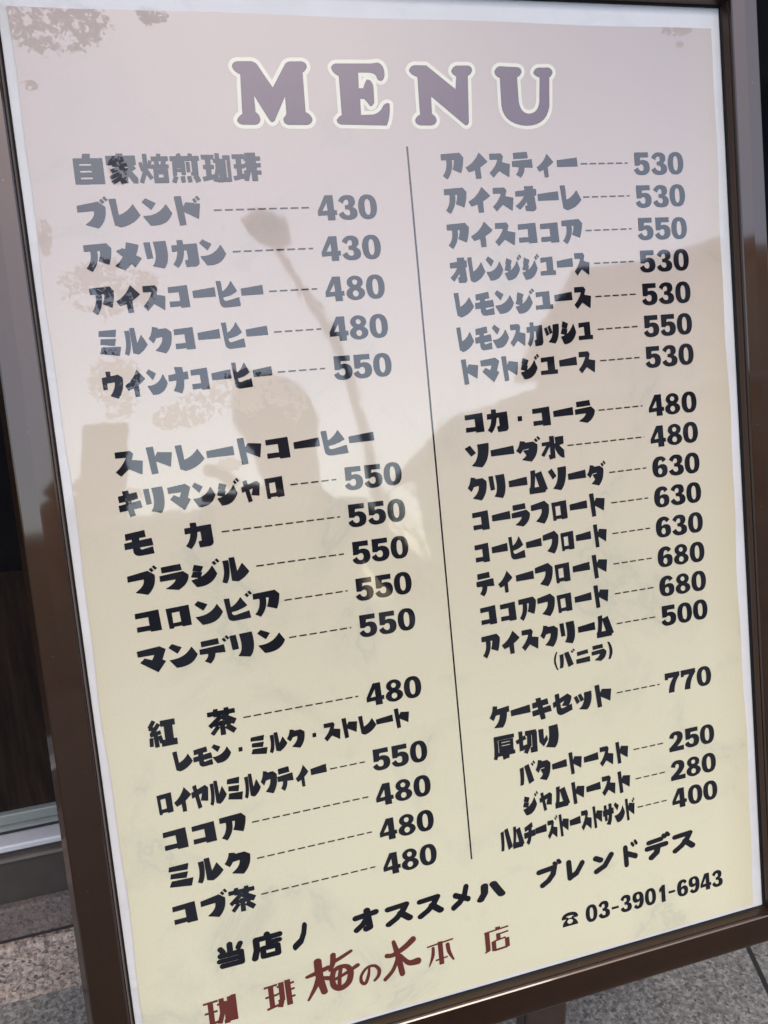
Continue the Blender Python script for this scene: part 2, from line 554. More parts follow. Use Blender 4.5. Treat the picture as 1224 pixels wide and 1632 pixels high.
DAKU = ["P76 2 L85 -4 L94 9 L85 15 Z", "P88 -7 L96 -12 L106 1 L98 7 Z"]
G = {
 'ア': ["P0 5 L84 0 L100 17 Q98 48 86 76 L50 62 Q60 44 60 24 L0 25 Z", "P24 27 L46 27 Q50 68 21 100 L3 88 Q26 66 24 27 Z"],
 'イ': ["P64 0 L100 34 Q58 64 12 73 L0 56 Q40 40 64 0 Z", "P40 52 L64 50 L66 99 L45 100 Z"],
 'ウ': ["P22 -2 L42 -2 L42 22 L24 22 Z", "P0 20 L80 12 L100 24 Q102 70 70 100 L34 88 Q62 65 62 36 L20 39 L20 62 L2 63 Z"],
 'オ': ["P2 20 L100 12 L100 36 L2 38 Z", "P46 0 L86 0 L96 90 Q92 100 80 100 L48 98 L45 80 L57 79 Z", "P46 34 L62 40 Q52 68 18 92 L0 78 Q32 60 46 34 Z"],
 'カ': ["P0 19 L97 14 L100 84 Q98 97 84 98 L50 99 L47 77 L60 74 L58 35 L0 40 Z", "P22 0 L42 0 Q52 66 16 100 L0 88 Q26 62 22 0 Z"],
 'キ': ["P2 20 L82 10 L86 34 L4 42 Z", "P0 56 L95 44 L100 69 L2 78 Z", "P22 2 L46 0 L66 98 L44 100 Z"],
 'ク': ["P20 0 L42 4 Q36 38 17 58 L0 42 Q16 26 20 0 Z", "P32 10 L80 8 L100 22 Q102 72 68 100 L25 88 Q62 66 60 36 L26 40 Z"],
 'ケ': ["P20 0 L40 3 Q36 42 17 62 L0 48 Q18 28 20 0 Z", "P28 18 L100 10 L100 34 L24 42 Z", "P54 28 L88 24 Q88 76 62 100 L20 96 Q56 72 54 28 Z"],
 'コ': ["P0 6 L95 0 L100 99 L57 100 L56 93 L2 95 L2 73 L55 72 L53 27 L0 29 Z"],
 'サ': ["P0 28 L100 22 L100 48 L0 54 Z", "P10 4 L34 3 L38 76 L16 78 Z", "P56 0 L82 0 Q90 72 62 100 L28 94 Q62 72 56 0 Z"],
 'シ': ["P16 4 L48 15 L38 36 L8 27 Z", "P10 33 L42 41 L33 62 L0 54 Z", "P0 70 Q58 62 84 18 L100 54 Q76 104 18 100 Z"],
 'ス': ["P4 1 L58 0 L68 12 L60 38 L100 46 L93 100 L47 72 L16 100 L0 82 Q30 58 44 23 L4 23 Z"],
 'セ': ["P13 2 L33 0 L38 64 Q40 72 52 71 L98 58 L100 84 L52 97 Q20 104 18 76 Z", "P0 38 L80 8 L99 22 Q96 46 80 62 L46 57 Q60 46 62 34 L2 60 Z"],
 'ソ': ["P0 14 L20 4 L42 36 L23 48 Z", "P54 2 L100 0 Q100 72 66 100 L24 90 Q60 66 54 2 Z"],
 'タ': ["P20 0 L42 4 Q36 38 17 58 L0 42 Q16 26 20 0 Z", "P32 10 L80 8 L100 22 Q102 72 68 100 L25 88 Q62 66 60 36 L26 40 Z", "P34 46 L58 44 L74 70 L54 80 Z"],
 'チ': ["P6 18 L74 0 L80 20 L10 36 Z", "P0 44 L98 36 L100 62 L0 68 Z", "P40 14 L68 12 Q70 80 34 100 L16 88 Q44 66 40 14 Z"],
 'ツ': ["P0 20 L15 14 L30 50 L14 58 Z", "P24 11 L40 6 L54 42 L37 49 Z", "P60 3 L100 0 Q104 72 70 100 L26 90 Q64 68 60 3 Z"],
 'テ': ["P8 4 L75 0 L78 22 L9 25 Z", "P0 37 L97 30 L100 61 L0 56 Z", "P33 52 L59 52 Q60 82 37 100 L17 88 Q35 74 33 52 Z"],
 'ト': ["P0 1 L26 0 L36 98 L12 100 Z", "P44 22 L100 28 L90 78 L24 48 Z"],
 'ナ': ["P0 30 L98 20 L100 46 L0 50 Z", "P35 0 L73 2 Q84 74 58 100 L20 88 Q50 62 35 0 Z"],
 'ニ': ["P8 14 L86 6 L90 32 L10 40 Z", "P0 66 L100 58 L100 94 L0 96 Z"],
 'ハ': ["P4 14 L30 10 Q32 70 22 98 L0 100 Q8 66 4 14 Z", "P38 6 L68 0 L100 88 L64 100 Z"],
 'ヒ': ["P0 0 L19 0 L24 68 Q26 79 40 78 L96 66 L100 97 L42 100 Q10 102 9 80 Z", "P66 2 L89 40 Q60 58 18 60 L18 42 Q46 34 66 2 Z"],
 'フ': ["P0 14 L76 0 L100 20 Q102 72 68 100 L25 86 Q64 62 60 32 L0 36 Z"],
 'マ': ["P0 8 L80 0 L100 14 L84 54 L96 62 L66 100 L8 54 L24 40 L50 52 L62 28 L2 29 Z"],
 'ミ': ["P6 2 L86 0 L80 25 L2 20 Z", "P10 34 L80 36 L72 60 L6 52 Z", "P10 66 L100 68 L90 100 L0 88 Z"],
 'ム': ["P12 2 L36 0 Q34 48 24 82 L0 90 Q14 50 12 2 Z", "P0 76 L84 74 L88 98 L0 100 Z", "P36 16 L70 8 L100 86 L66 100 Z"],
 'メ': ["P50 0 L93 10 Q84 60 34 100 L0 84 Q40 60 50 0 Z", "P10 30 L33 21 L100 60 L74 90 Z"],
 'モ': ["P6 12 L74 4 L76 28 L6 34 Z", "P0 48 L96 38 L100 64 L0 70 Z", "P28 16 L52 14 L52 72 Q53 80 62 79 L98 72 L100 97 L54 100 Q30 100 29 80 Z"],
 'ヤ': ["P10 4 L30 0 L52 96 L32 100 Z", "P0 30 L84 8 L100 20 L92 74 L52 68 L64 36 L2 52 Z"],
 'ユ': ["P4 4 L82 0 L84 78 L100 78 L100 100 L0 100 L0 80 L44 78 L42 24 L4 28 Z"],
 'ラ': ["P8 4 L75 0 L78 22 L9 25 Z", "P0 38 L82 30 L100 46 Q100 80 60 100 L18 90 Q54 74 56 56 L0 58 Z"],
 'リ': ["P0 4 L25 3 L32 60 L8 62 Z", "P42 2 L94 0 Q108 74 78 100 L30 90 Q58 70 42 2 Z"],
 'ル': ["P8 10 L27 9 Q32 76 14 100 L0 93 Q16 58 8 10 Z", "P32 0 L50 0 L56 62 L78 28 L100 64 Q84 86 58 98 L36 92 Z"],
 'レ': ["P0 1 L21 0 L26 60 Q58 50 79 22 L100 60 Q74 92 30 100 L11 92 Z"],
 'ロ': ["P0 5 L96 0 L100 95 L64 97 L62 92 L24 93 L24 100 L7 100 Z", "N22 26 L55 24 L58 74 L24 76 Z"],
 'ン': ["P1 12 L13 0 L45 18 L29 40 Z", "P0 66 Q55 68 82 24 L100 58 Q80 104 22 100 Z"],
 'ー': ["P0 34 L98 24 L100 57 L1 58 Z"],
 '・': ["P38 40 L60 40 L60 62 L38 62 Z"],
 '（': ["P78 -4 L100 0 Q20 50 100 108 L76 108 Q-30 50 78 -4 Z"],
 '）': ["P0 -8 L30 -8 Q120 50 36 100 L0 100 Q58 50 0 -8 Z"],
 '0': ["P50 0 Q78 0 90 16 Q100 30 100 50 Q100 70 90 84 Q78 100 50 100 Q22 100 10 84 Q0 70 0 50 Q0 30 10 16 Q22 0 50 0 Z", "N50 17 Q61 18 65 34 Q67 50 65 66 Q61 82 50 83 Q39 82 35 66 Q33 50 35 34 Q39 18 50 17 Z"],
 '1': ["P24 20 L56 0 L84 0 L84 100 L44 100 L44 34 L24 42 Z"],
 '2': ["P3 30 Q8 0 50 0 Q96 0 96 30 Q96 54 54 77 L100 76 L100 100 L0 100 L0 80 Q56 48 58 32 Q58 19 46 19 Q34 19 32 36 Z"],
 '3': ["P3 22 Q18 0 48 0 Q92 0 92 27 Q92 42 74 48 Q100 54 100 74 Q100 100 50 100 Q10 100 0 76 L24 66 Q34 82 48 82 Q62 82 62 69 Q62 57 42 57 L36 57 L36 41 L42 41 Q57 41 57 30 Q57 18 46 18 Q34 18 27 34 Z"],
 '4': ["P42 0 L84 0 L86 60 L100 60 L100 79 L88 79 L89 100 L50 100 L49 79 L0 81 L0 62 Z", "N50 28 L52 61 L24 62 Z"],
 '5': ["P6 0 L92 0 L92 22 L42 22 L40 36 Q50 33 60 33 Q100 36 100 66 Q100 100 48 100 Q8 100 0 76 L24 66 Q32 82 46 82 Q62 82 62 66 Q62 52 48 52 Q38 52 33 58 L6 57 Z"],
 '6': ["P93 18 Q80 0 54 0 Q0 0 0 54 Q0 100 52 100 Q100 100 100 68 Q100 38 64 38 Q48 38 39 46 Q40 19 56 18 Q66 18 70 30 Z", "H51 70 14 15"],
 '7': ["P0 0 L100 0 L100 20 Q64 50 60 100 L22 100 Q24 58 58 26 L22 26 L20 34 L0 34 Z"],
 '8': ["E50 27 43 27", "E50 72 50 28", "H50 26 14 11", "H50 73 16 13"],
 '9': ["P7 82 Q20 100 46 100 Q100 100 100 46 Q100 0 48 0 Q0 0 0 32 Q0 62 36 62 Q52 62 61 54 Q60 81 44 82 Q34 82 30 70 Z", "H49 30 14 15"],
 '-': ["P10 48 L90 48 L90 62 L10 62 Z"],
 '自': ["P36 -4 L58 -4 L56 14 L32 14 Z", "P2 12 L98 12 L98 100 L2 100 Z", "N20 29 L60 29 L60 36 L20 36 Z", "N20 53 L60 53 L60 60 L20 60 Z", "N20 77 L60 77 L60 84 L20 84 Z"],
 '家': ["P36 -4 L56 -4 L56 8 L36 8 Z", "P0 4 L98 4 L98 34 L80 34 L80 28 L18 28 L18 34 L0 34 Z", "P20 30 L82 30 L82 40 L20 40 Z", "S12 50 38 34 50 14 58", "S18 46 44 60 64 56 90 42 95", "S11 52 60 10 80", "S11 56 74 14 98", "S14 92 42 66 58", "P56 50 L74 48 L100 84 L100 100 L86 100 Z"],
 '焙': ["S9 4 28 10 56", "S9 38 22 32 46", "S12 21 -2 21 50 3 98", "S11 22 56 38 84", "S11 70 -2 70 12", "S13 44 14 100 14", "S12 58 20 62 36", "S14 86 20 82 36", "S11 40 42 100 42", "P48 53 L96 53 L96 100 L48 100 Z", "N63 70 L80 70 L80 82 L63 82 Z"],
 '煎': ["S11 28 -2 34 12", "S11 72 -2 66 12", "S14 0 14 100 14", "S11 13 26 11 74", "S12 8 30 46 30", "S12 42 26 42 72", "S8 14 43 42 43", "S8 14 57 42 57", "S10 60 28 60 62", "S18 84 22 84 72", "S9 70 70 84 70", "S13 14 80 6 99", "S12 37 80 39 99", "S12 60 80 63 99", "S16 84 78 92 98"],
 '珈': ["S13 0 10 42 10", "S12 4 46 40 46", "S13 0 90 46 80", "S16 21 10 21 88", "S11 42 24 74 24", "S14 68 22 66 94 52 94", "S12 56 -2 55 50 42 98", "P77 6 L100 6 L100 100 L77 100 Z", "N85 20 L89 20 L89 86 L85 86 Z"],
 '琲': ["S13 0 10 42 10", "S12 4 46 40 46", "S13 0 90 46 80", "S16 21 10 21 88", "S14 54 -2 56 60 44 98", "S11 42 18 54 18", "S11 42 42 54 42", "S12 40 70 52 66", "S18 74 -2 76 100", "S12 78 18 100 18", "S12 78 43 100 43", "S12 78 70 100 70"],
 '紅': ["S12 24 0 8 24", "S12 6 26 28 32", "S12 40 14 12 50", "S12 8 52 44 46", "S13 26 50 28 100", "S11 10 64 8 94", "S11 40 60 46 86", "S20 48 14 98 14", "S28 74 14 74 86", "S22 46 90 100 90"],
 '茶': ["S15 0 14 100 14", "S14 30 -2 30 26", "S15 70 -2 70 26", "S14 50 26 4 62", "S20 52 28 98 56", "S13 20 56 82 56", "S16 50 46 50 100", "S13 34 66 10 92", "S18 66 68 94 92"],
 '水': ["S18 48 0 50 88 34 92", "S13 4 32 38 30", "S13 36 32 4 82", "P64 6 L100 4 L100 36 L78 42 L100 66 L100 100 Q70 92 58 34 L66 34 Z"],
 '厚': ["S15 4 8 100 8", "P4 8 L20 8 L20 50 Q20 84 10 100 L-2 96 Q5 70 4 8 Z", "P26 20 L94 20 L94 56 L26 56 Z", "N38 28 L80 28 L80 31 L38 31 Z", "N38 42 L80 42 L80 45 L38 45 Z", "S11 26 65 94 65", "S10 86 66 62 76", "S18 62 72 62 92 42 96", "S14 16 80 100 80"],
 '切': ["S15 0 44 44 28", "S16 22 0 22 76 48 70", "S18 46 12 98 12", "S22 90 12 88 90 68 90", "S18 64 14 62 62 42 98"],
 'り': ["P2 8 L24 8 L24 58 L40 40 L44 58 L22 84 L4 62 Z", "P54 2 L96 0 Q106 76 78 100 L34 90 Q60 66 54 2 Z"],
 # rounded hand of the slogan
 'r当': ["R17 50 8 50 42", "R16 16 20 24 33", "R16 88 14 80 28", "R17 14 48 88 48 88 90 18 90", "R14 8 69 86 69"],
 'r店': ["R17 56 6 56 18", "R17 18 20 98 18", "R18 18 20 18 60 9 92", "R16 60 26 58 58", "R14 60 40 96 40", "R16 38 60 88 60 88 92 38 92 38 60"],
 'rノ': ["R25 82 12 74 40 54 70 16 88"],
 'rオ': ["R21 12 32 92 24", "R23 58 8 64 88 50 92", "R20 56 42 38 68 12 88"],
 'rス': ["R21 12 18 82 12 64 46 40 72 10 92", "R24 58 50 90 84"],
 'rメ': ["R22 82 10 72 42 46 72 14 90", "R21 26 38 88 66"],
 'rハ': ["R24 28 12 26 56 10 90", "R26 62 12 76 50 90 84"],
 'rブ': ["R21 10 24 78 16 70 50 48 76 22 92", "R13 80 -4 86 4", "R13 98 -12 104 -2"],
 'rレ': ["R25 16 10 18 86", "R23 18 86 56 70 90 26"],
 'rン': ["R24 12 20 36 34", "R23 12 90 56 70 92 18"],
 'rド': ["R26 22 8 24 92", "R24 30 38 86 60", "R13 66 -8 74 2", "R13 88 -16 96 -4"],
 'rデ': ["R19 18 14 72 8", "R21 10 44 92 38", "R23 56 44 50 72 26 92", "R13 84 -8 90 2", "R13 100 -14 106 -4"],
 # shop name
 'm珈': ["S6 0 12 46 10", "S16 22 10 22 94", "S6 2 50 42 48", "S7 4 96 46 88", "S6 44 26 74 22", "S15 58 6 58 60 46 98", "S14 74 22 72 96 62 96", "S13 84 6 84 98", "S14 98 2 98 98", "S6 84 8 98 6", "S6 84 94 98 92"],
 'm琲': ["S6 0 12 44 10", "S16 22 10 22 94", "S6 2 50 42 48", "S7 4 96 44 88", "S17 58 6 58 66 48 98", "S6 44 20 58 18", "S6 44 46 58 44", "S6 44 74 56 70", "S18 80 2 82 98", "S6 84 18 102 16", "S6 84 42 102 40", "S6 84 70 102 68"],
 'm梅': ["B4 40 6 22 36 9 44 30 9", "B26 8 13 27 50 13 33 88 11", "B27 42 10 18 68 8 2 98 3", "B32 52 7 46 58 9", "B56 2 9 54 22 9 48 38 6", "B54 20 8 70 14 7 90 4 6", "B54 42 9 50 60 9 52 80 10 64 90 11 80 80 11 86 56 10 80 40 9 66 36 8 54 42 9", "B68 40 6 64 62 6 62 86 6", "B48 66 6 72 58 6 100 44 8"],
 'mの': ["B48 16 8 40 56 13 24 90 15 8 78 14 10 44 12 38 12 12 72 12 13 90 40 15 84 70 15 66 88 11"],
 'm木': ["B12 36 10 30 38 10 62 26 13 88 10 15", "B34 4 9 42 40 14 50 94 14", "B44 44 9 26 78 9 2 98 9", "B50 46 9 70 70 12 96 72 17"],
 'm本': ["S5 2 12 102 4", "S17 52 2 52 100", "B24 22 10 20 56 11 4 96 3", "B80 22 14 84 56 13 98 92 6", "S5 30 78 76 74"],
 'm店': ["S5 4 14 100 8", "S18 58 0 58 12", "S17 14 14 14 92", "S5 2 97 18 92", "S15 58 28 58 52", "S5 58 32 98 28", "S16 38 58 38 98", "S5 38 58 86 52", "S16 92 56 92 94", "S7 40 97 92 94"],
 '☎': ["P0 36 Q6 0 50 0 Q94 0 100 36 L97 48 L74 46 L71 28 Q50 20 29 28 L26 46 L3 48 Z", "P29 34 L39 34 L39 42 L61 42 L61 34 L71 34 L74 50 Q96 70 97 100 L3 100 Q4 70 26 50 Z", "H50 68 17 17"],
}
DAKU_OF = {'ブ': 'フ', 'ド': 'ト', 'ジ': 'シ', 'ビ': 'ヒ', 'デ': 'テ', 'ダ': 'タ', 'バ': 'ハ', 'ズ': 'ス'}
DAKU_AT = {'ブ': (0, 0), 'ド': (-10, 6), 'ジ': (2, 8), 'ビ': (2, -2), 'デ': (8, 8), 'ダ': (4, 4), 'バ': (4, 6), 'ズ': (-6, 2)}
SMALL = {'ィ': ('イ', 8, 8, 88, 100), 'ッ': ('ツ', 2, 14, 96, 96), 'ャ': ('ヤ', 4, 12, 90, 100), 'ュ': ('ユ', 4, 14, 98, 88), 'ョ': ('ユ', 4, 14, 98, 88)}
# narrow letters do not fill their cell
INSET = {'リ': (4, 0, 92, 100), '1': (0, 0, 100, 100), 'ト': (8, -4, 96, 100), 'ド': (4, -4, 92, 100), 'ン': (0, 0, 100, 96),
         'ス': (2, 4, 98, 96), 'コ': (4, 10, 92, 92), 'ロ': (6, 10, 92, 94), 'ミ': (4, 2, 94, 98), 'ニ': (4, 10, 96, 94), 'テ': (0, 0, 96, 100)}
_cache = {}


def fatten(polys, d):
    out = []
    for p in polys:
        q = ccw(clean(p))
        for a, b in zip(q, q[1:] + q[:1]):
            out.append(seg_poly(a[0], a[1], 2 * d, b[0], b[1], 2 * d, d * .5))
    return polys + out


def glyph(ch):
    if ch in _cache:
        return _cache[ch]
    if ch in SMALL:
        b, x0, y0, x1, y1 = SMALL[ch]
        vs, fs = glyph(b)
        r = ([(x0 / 100 + x * (x1 - x0) / 100, y0 / 100 + y * (y1 - y0) / 100) for x, y in vs], fs)
        _cache[ch] = r
        return r
    base = DAKU_OF.get(ch, ch)
    pos, neg = items_to_polys(G[base])
    if len(base) == 1 and ord(base) > 0x3000 and base not in '（）・':
        pos = fatten(pos, 1.8)
    if base[0] == 'r':
        pos = fatten(pos, 2.4)
    if base[0] == 'm' and len(base) == 2:
        pos = fatten(pos, 1.0)
    if base in INSET:
        x0, y0, x1, y1 = INSET[ch] if ch in INSET else INSET[base]
        f = lambda p: [(x0 + x * (x1 - x0) / 100, y0 + y * (y1 - y0) / 100) for x, y in p]
        pos, neg = [f(p) for p in pos], [f(p) for p in neg]
    if ch in DAKU_OF:
        ox, oy = DAKU_AT[ch]
        pd, _ = items_to_polys(DAKU)
        if ch != 'ド':
            sh = 0.93 if ch != 'デ' else 0.96
            pos = [[(x * sh, 8 + y * 0.92) if ch != 'デ' else (x * sh, 4 + y * .96) for x, y in p] for p in pos]
        clear = [[(x + ox, y + oy) for x, y in p] for p in pd]
        # a thin white gap round the two ticks
        grow = []
        for p in clear:
            cx, cy = sum(a[0] for a in p) / 4, sum(a[1] for a in p) / 4
            grow.append([(cx + (x - cx) * 1.5, cy + (y - cy) * 1.4) for x, y in p])
        a_v, a_f = union(pos, neg + grow)
        b_v, b_f = union(clear, [])
        n = len(a_v)
        vs, fs = a_v + b_v, a_f + [[i + n for i in f] for f in b_f]
    else:
        vs, fs = union(pos, neg)
    r = ([(x / 100, y / 100) for x, y in vs], fs)
    _cache[ch] = r
    return r


def put(bm, ch, x, y, wd, ht, z, mi=0):
    """one letter into the box whose top left corner is (x, y) mm"""
    vs, fs = glyph(ch)
    bv = []
    for u, v in vs:
        X, Y = mm(x + u * wd, y + v * ht)
        bv.append(bm.verts.new((X, Y, z)))
    for f in fs:
        try:
            fc = bm.faces.new([bv[i] for i in f])
        except ValueError:
            continue
        fc.material_index = mi
        fc.normal_update()
        if fc.normal.z < 0:
            fc.normal_flip()


CELL = {'（': 0.42, '）': 0.5}


def line(bm, text, x0, x1, yc, h=20.0, z=0.0003, gap=0.10, mi=0, cells=CELL):
    ws = [cells.get(c, 1.0) for c in text]
    p = (x1 - x0) / (sum(ws) - gap)
    x = x0
    for c, wd in zip(text, ws):
        if c not in ' 　':
            jx, jy = random.uniform(-.012, .012) * p, random.uniform(-.01, .01) * h
            put(bm, c, x + jx, yc - h / 2 + jy, p * (wd - gap), h, z, mi)
        x += p * wd


def rect(bm, x0, y0, x1, y1, z, mi=0):
    q = [bm.verts.new((*mm(*a), z)) for a in ((x0, y0), (x0, y1), (x1, y1), (x1, y0))]
    f = bm.faces.new(q)
    f.material_index = mi
    f.normal_update()
    if f.normal.z < 0:
        f.normal_flip()


def leader(bm, x0, x1, y, mi=1):
    x = x0
    while x < x1 - 0.6:
        e = min(x + 6.2, x1)
        rect(bm, x, y - 0.6, e, y + 0.6, 0.0003, mi)
        x += 8.7


# ------------------------------------------------------------------ materials
M_INK = ink('black_print', (.012, .012, .017))
M_DASH = ink('brown_black_print', (.05, .033, .026))
M_TITLE = ink('deep_purple_print', (.10, .045, .075))
M_CREAM = ink('cream_print', (.74, .68, .53))
M_MAROON = ink('maroon_print', (.135, .035, .028))
M_PAPER = paper_material()
M_BORDER = border_material()
M_RAIL = bronze_material('dark_bronze_rail', (.058, .031, .018), 0.40)
M_TRIM = bronze_material('dark_bronze_lip', (.075, .045, .031), 0.40, 0.25)
M_GASKET = plain('black_seam', (.012, .010, .010), 0.6, 0, 80, .3, 0.2)
M_BACK = plain('sign_back_board', (.05, .045, .04), 0.7)

# ------------------------------------------------------------------ setting: ground, foot of the shop wall
bm = bmesh.new()
s = 70.0
vs = [bm.verts.new(p) for p in ((-s, -s, -0.004), (s, -s, -0.004), (s, s, -0.004), (-s, s, -0.004))]
bm.faces.new(vs)
tag(obj('road', bm, plain('dark_asphalt', (.032, .032, .034), 0.9, 0, 90, .4)), kind='structure')
bm = bmesh.new()
vs = [bm.verts.new(p) for p in ((-12, -0.5, 0), (12, -0.5, 0), (12, 0.6, 0), (-12, 0.6, 0))]
bm.faces.new(vs)
ground = obj('paving', bm, granite('grey_granite_paving', [(0.0, (.15, .145, .14)), (.22, (.24, .23, .22)), (.5, (.38, .37, .35)),
                                                           (.74, (.20, .195, .19)), (.9, (.06, .058, .056))], 260.0, 0.6, 0.001,
                                   (rad(19), -0.392, 0.60, 0.0035)))
tag(ground, kind='structure')

WY = 0.44      # face of the shop front
M_PINK = granite('pink_granite', [(0.0, (.60, .44, .36)), (.28, (.40, .32, .28)), (.50, (.26, .22, .20)), (.66, (.68, .56, .48)),
                                  (.82, (.09, .08, .08)), (.90, (.04, .04, .04))], 230.0, 0.32)
M_PINKD = granite('pink_granite_rough', [(0.0, (.26, .19, .165)), (.35, (.20, .16, .15)), (.6, (.14, .125, .12)), (.8, (.30, .23, .20)),
                                         (.9, (.05, .05, .05))], 300.0, 0.55)
wall = thing('shop_plinth', 'speckled pink granite plinth running along under the shop door', 'plinth', (0, WY, 0))
bm = bmesh.new()
box(bm, -3.2, 3.2, 0.0, 0.30, -0.02, 0.086, 0.006)
obj('lower_course', bm, M_PINK, wall)
bm = bmesh.new()
box(bm, -3.2, 3.2, 0.008, 0.30, 0.0922, 0.140, 0.003)
obj('upper_course', bm, M_PINKD, wall)
bm = bmesh.new()
box(bm, -3.2, 3.2, 0.012, 0.29, 0.0855, 0.0927)
obj('mortar_joint', bm, plain('dark_mortar', (.035, .03, .028), 0.9), wall)

door = thing('shop_entrance', 'dark glazed shop door front with silver bottom rail behind the sign', 'shop front', (0, WY, 0.14))
bm = bmesh.new()
box(bm, -3.2, 3.2, 0.02, 0.26, 0.0005, 0.066)
obj('base_panel', bm, plain('brown_grey_metal', (.085, .072, .066), 0.45, 0.3, 60, .2), door)
bm = bmesh.new()
box(bm, -3.2, 3.2, 0.014, 0.26, 0.0662, 0.071)
obj('panel_edge', bm, plain('worn_metal_edge', (.30, .27, .25), 0.35, 0.6), door)
bm = bmesh.new()
box(bm, -3.2, 3.2, 0.018, 0.26, 0.0712, 0.088)
obj('sill_base', bm, plain('brown_sill', (.095, .075, .07), 0.4, 0.3), door)
bm = bmesh.new()
box(bm, -3.2, 3.2, 0.004, 0.26, 0.0882, 0.0975, 0.002)
obj('sill', bm, plain('silver_aluminium', (.74, .74, .79), 0.4, 0.25, 140, .08), door)
bm = bmesh.new()
box(bm, -3.2, 3.2, 0.030, 0.26, 0.0977, 0.1085)
obj('sill_groove', bm, plain('black_gasket', (.02, .022, .022), 0.6), door)
bm = bmesh.new()
box(bm, -3.2, 3.2, 0.020, 0.06, 0.1087, 0.1125)
box(bm, -3.2, 3.2, 0.026, 0.06, 0.1127, 0.128, 0.002)
obj('bottom_rail', bm, plain('green_grey_aluminium', (.30, .325, .315), 0.4, 0.3, 120, .12), door)


def door_panel_mat():
    mt, t, p = new_mat('dark_brown_boards')
    tc = t.nodes.new('ShaderNodeTexCoord')
    mp = N(t, 'ShaderNodeMapping')
    mp.inputs['Scale'].default_value = (60, 1, 5)
    mp.inputs['Rotation'].default_value = (0, rad(28), 0)
    t.links.new(tc.outputs['Object'], mp.inputs['Vector'])
    n = N(t, 'ShaderNodeTexNoise', Scale=1.6, Detail=6.0, Roughness=0.7)
    t.links.new(mp.outputs[0], n.inputs['Vector'])
    c = ramp(t, n.outputs['Fac'], [(0.3, (.009, .006, .005)), (0.6, (.026, .016, .012)), (0.8, (.055, .036, .026))])
    t.links.new(c, p.inputs['Base Color'])
    p.inputs['Roughness'].default_value = 0.35
    p.inputs['Specular IOR Level'].default_value = 0.2
    return mt


bm = bmesh.new()
box(bm, -3.2, 3.2, 0.034, 0.055, 0.1285, 0.45)
obj('lower_panel', bm, door_panel_mat(), door)
bm = bmesh.new()
box(bm, -3.2, 3.2, 0.036, 0.052, 0.4505, 2.3)
mt, t, p = new_mat('dark_shop_glass')
p.inputs['Base Color'].default_value = (.004, .004, .006, 1)
p.inputs['Roughness'].default_value = 0.08
p.inputs['Specular IOR Level'].default_value = 0.35
tc = t.nodes.new('ShaderNodeTexCoord')
n = N(t, 'ShaderNodeTexNoise', Scale=5.0, Detail=4.0)
t.links.new(tc.outputs['Object'], n.inputs['Vector'])
t.links.new(ramp(t, n.outputs['Fac'], [(.4, (.003, .003, .005)), (.7, (.012, .010, .010))]), p.inputs['Base Color'])
obj('glass_pane', bm, mt, door)
for x in (-0.56, 0.42):
    bm = bmesh.new()
    box(bm, x, x + 0.045, 0.012, 0.06, 0.1285, 2.3, 0.002)
    obj('mullion', bm, plain('black_mullion', (.02, .019, .02), 0.3), door)
bm = bmesh.new()
box(bm, -3.2, 3.2, -0.03, 0.26, 2.31, 3.6)
obj('fascia', bm, plain('brown_fascia', (.07, .05, .04), 0.5), door)
bm = bmesh.new()
box(bm, -3.2, 3.2, -1.35, 0.26, 2.40, 2.46, 0.01)  # unseen canopy, added to keep overhead sky light off the sign
obj('added_shade_canopy', bm, plain('shade_canopy_brown', (.12, .075, .05), 0.8), door)

# ------------------------------------------------------------------ the sign
sign = thing('menu_sign', 'brown framed standing menu board leaning back on the paving before the shop', 'sign', (0, 0, 0))


def on_board(o):
    o.matrix_local = BOARD
    return o


# poster: printed sheet with slightly wavering edges
bm = bmesh.new()
NX, NY = 24, 34
ex = lambda y: 0.9 * math.sin(y * .021) + 0.6 * math.sin(y * .057 + 1.3)
grid = []
for j in range(NY + 1):
    row = []
    y = PH * j / NY
    for i in range(NX + 1):
        x = PW * i / NX
        if i == 0:
            x += 0.8 * ex(y + 300)
        if i == NX:
            x += 1.0 * ex(y) - .4
        yy = y + (0.5 * math.sin(x * .03) if j in (0, NY) else 0)
        row.append(bm.verts.new((*mm(x, yy), 0.0)))
    grid.append(row)
for j in range(NY):
    for i in range(NX):
        bm.faces.new((grid[j + 1][i], grid[j + 1][i + 1], grid[j][i + 1], grid[j][i]))
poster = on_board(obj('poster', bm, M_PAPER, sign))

bm = bmesh.new()
q = [bm.verts.new((*mm(*a), -0.0012)) for a in ((-14, 852), (608, 852), (608, -22), (-14, -22))]
bm.faces.new(q)
on_board(obj('backing_sheet', bm, M_BORDER, sign))

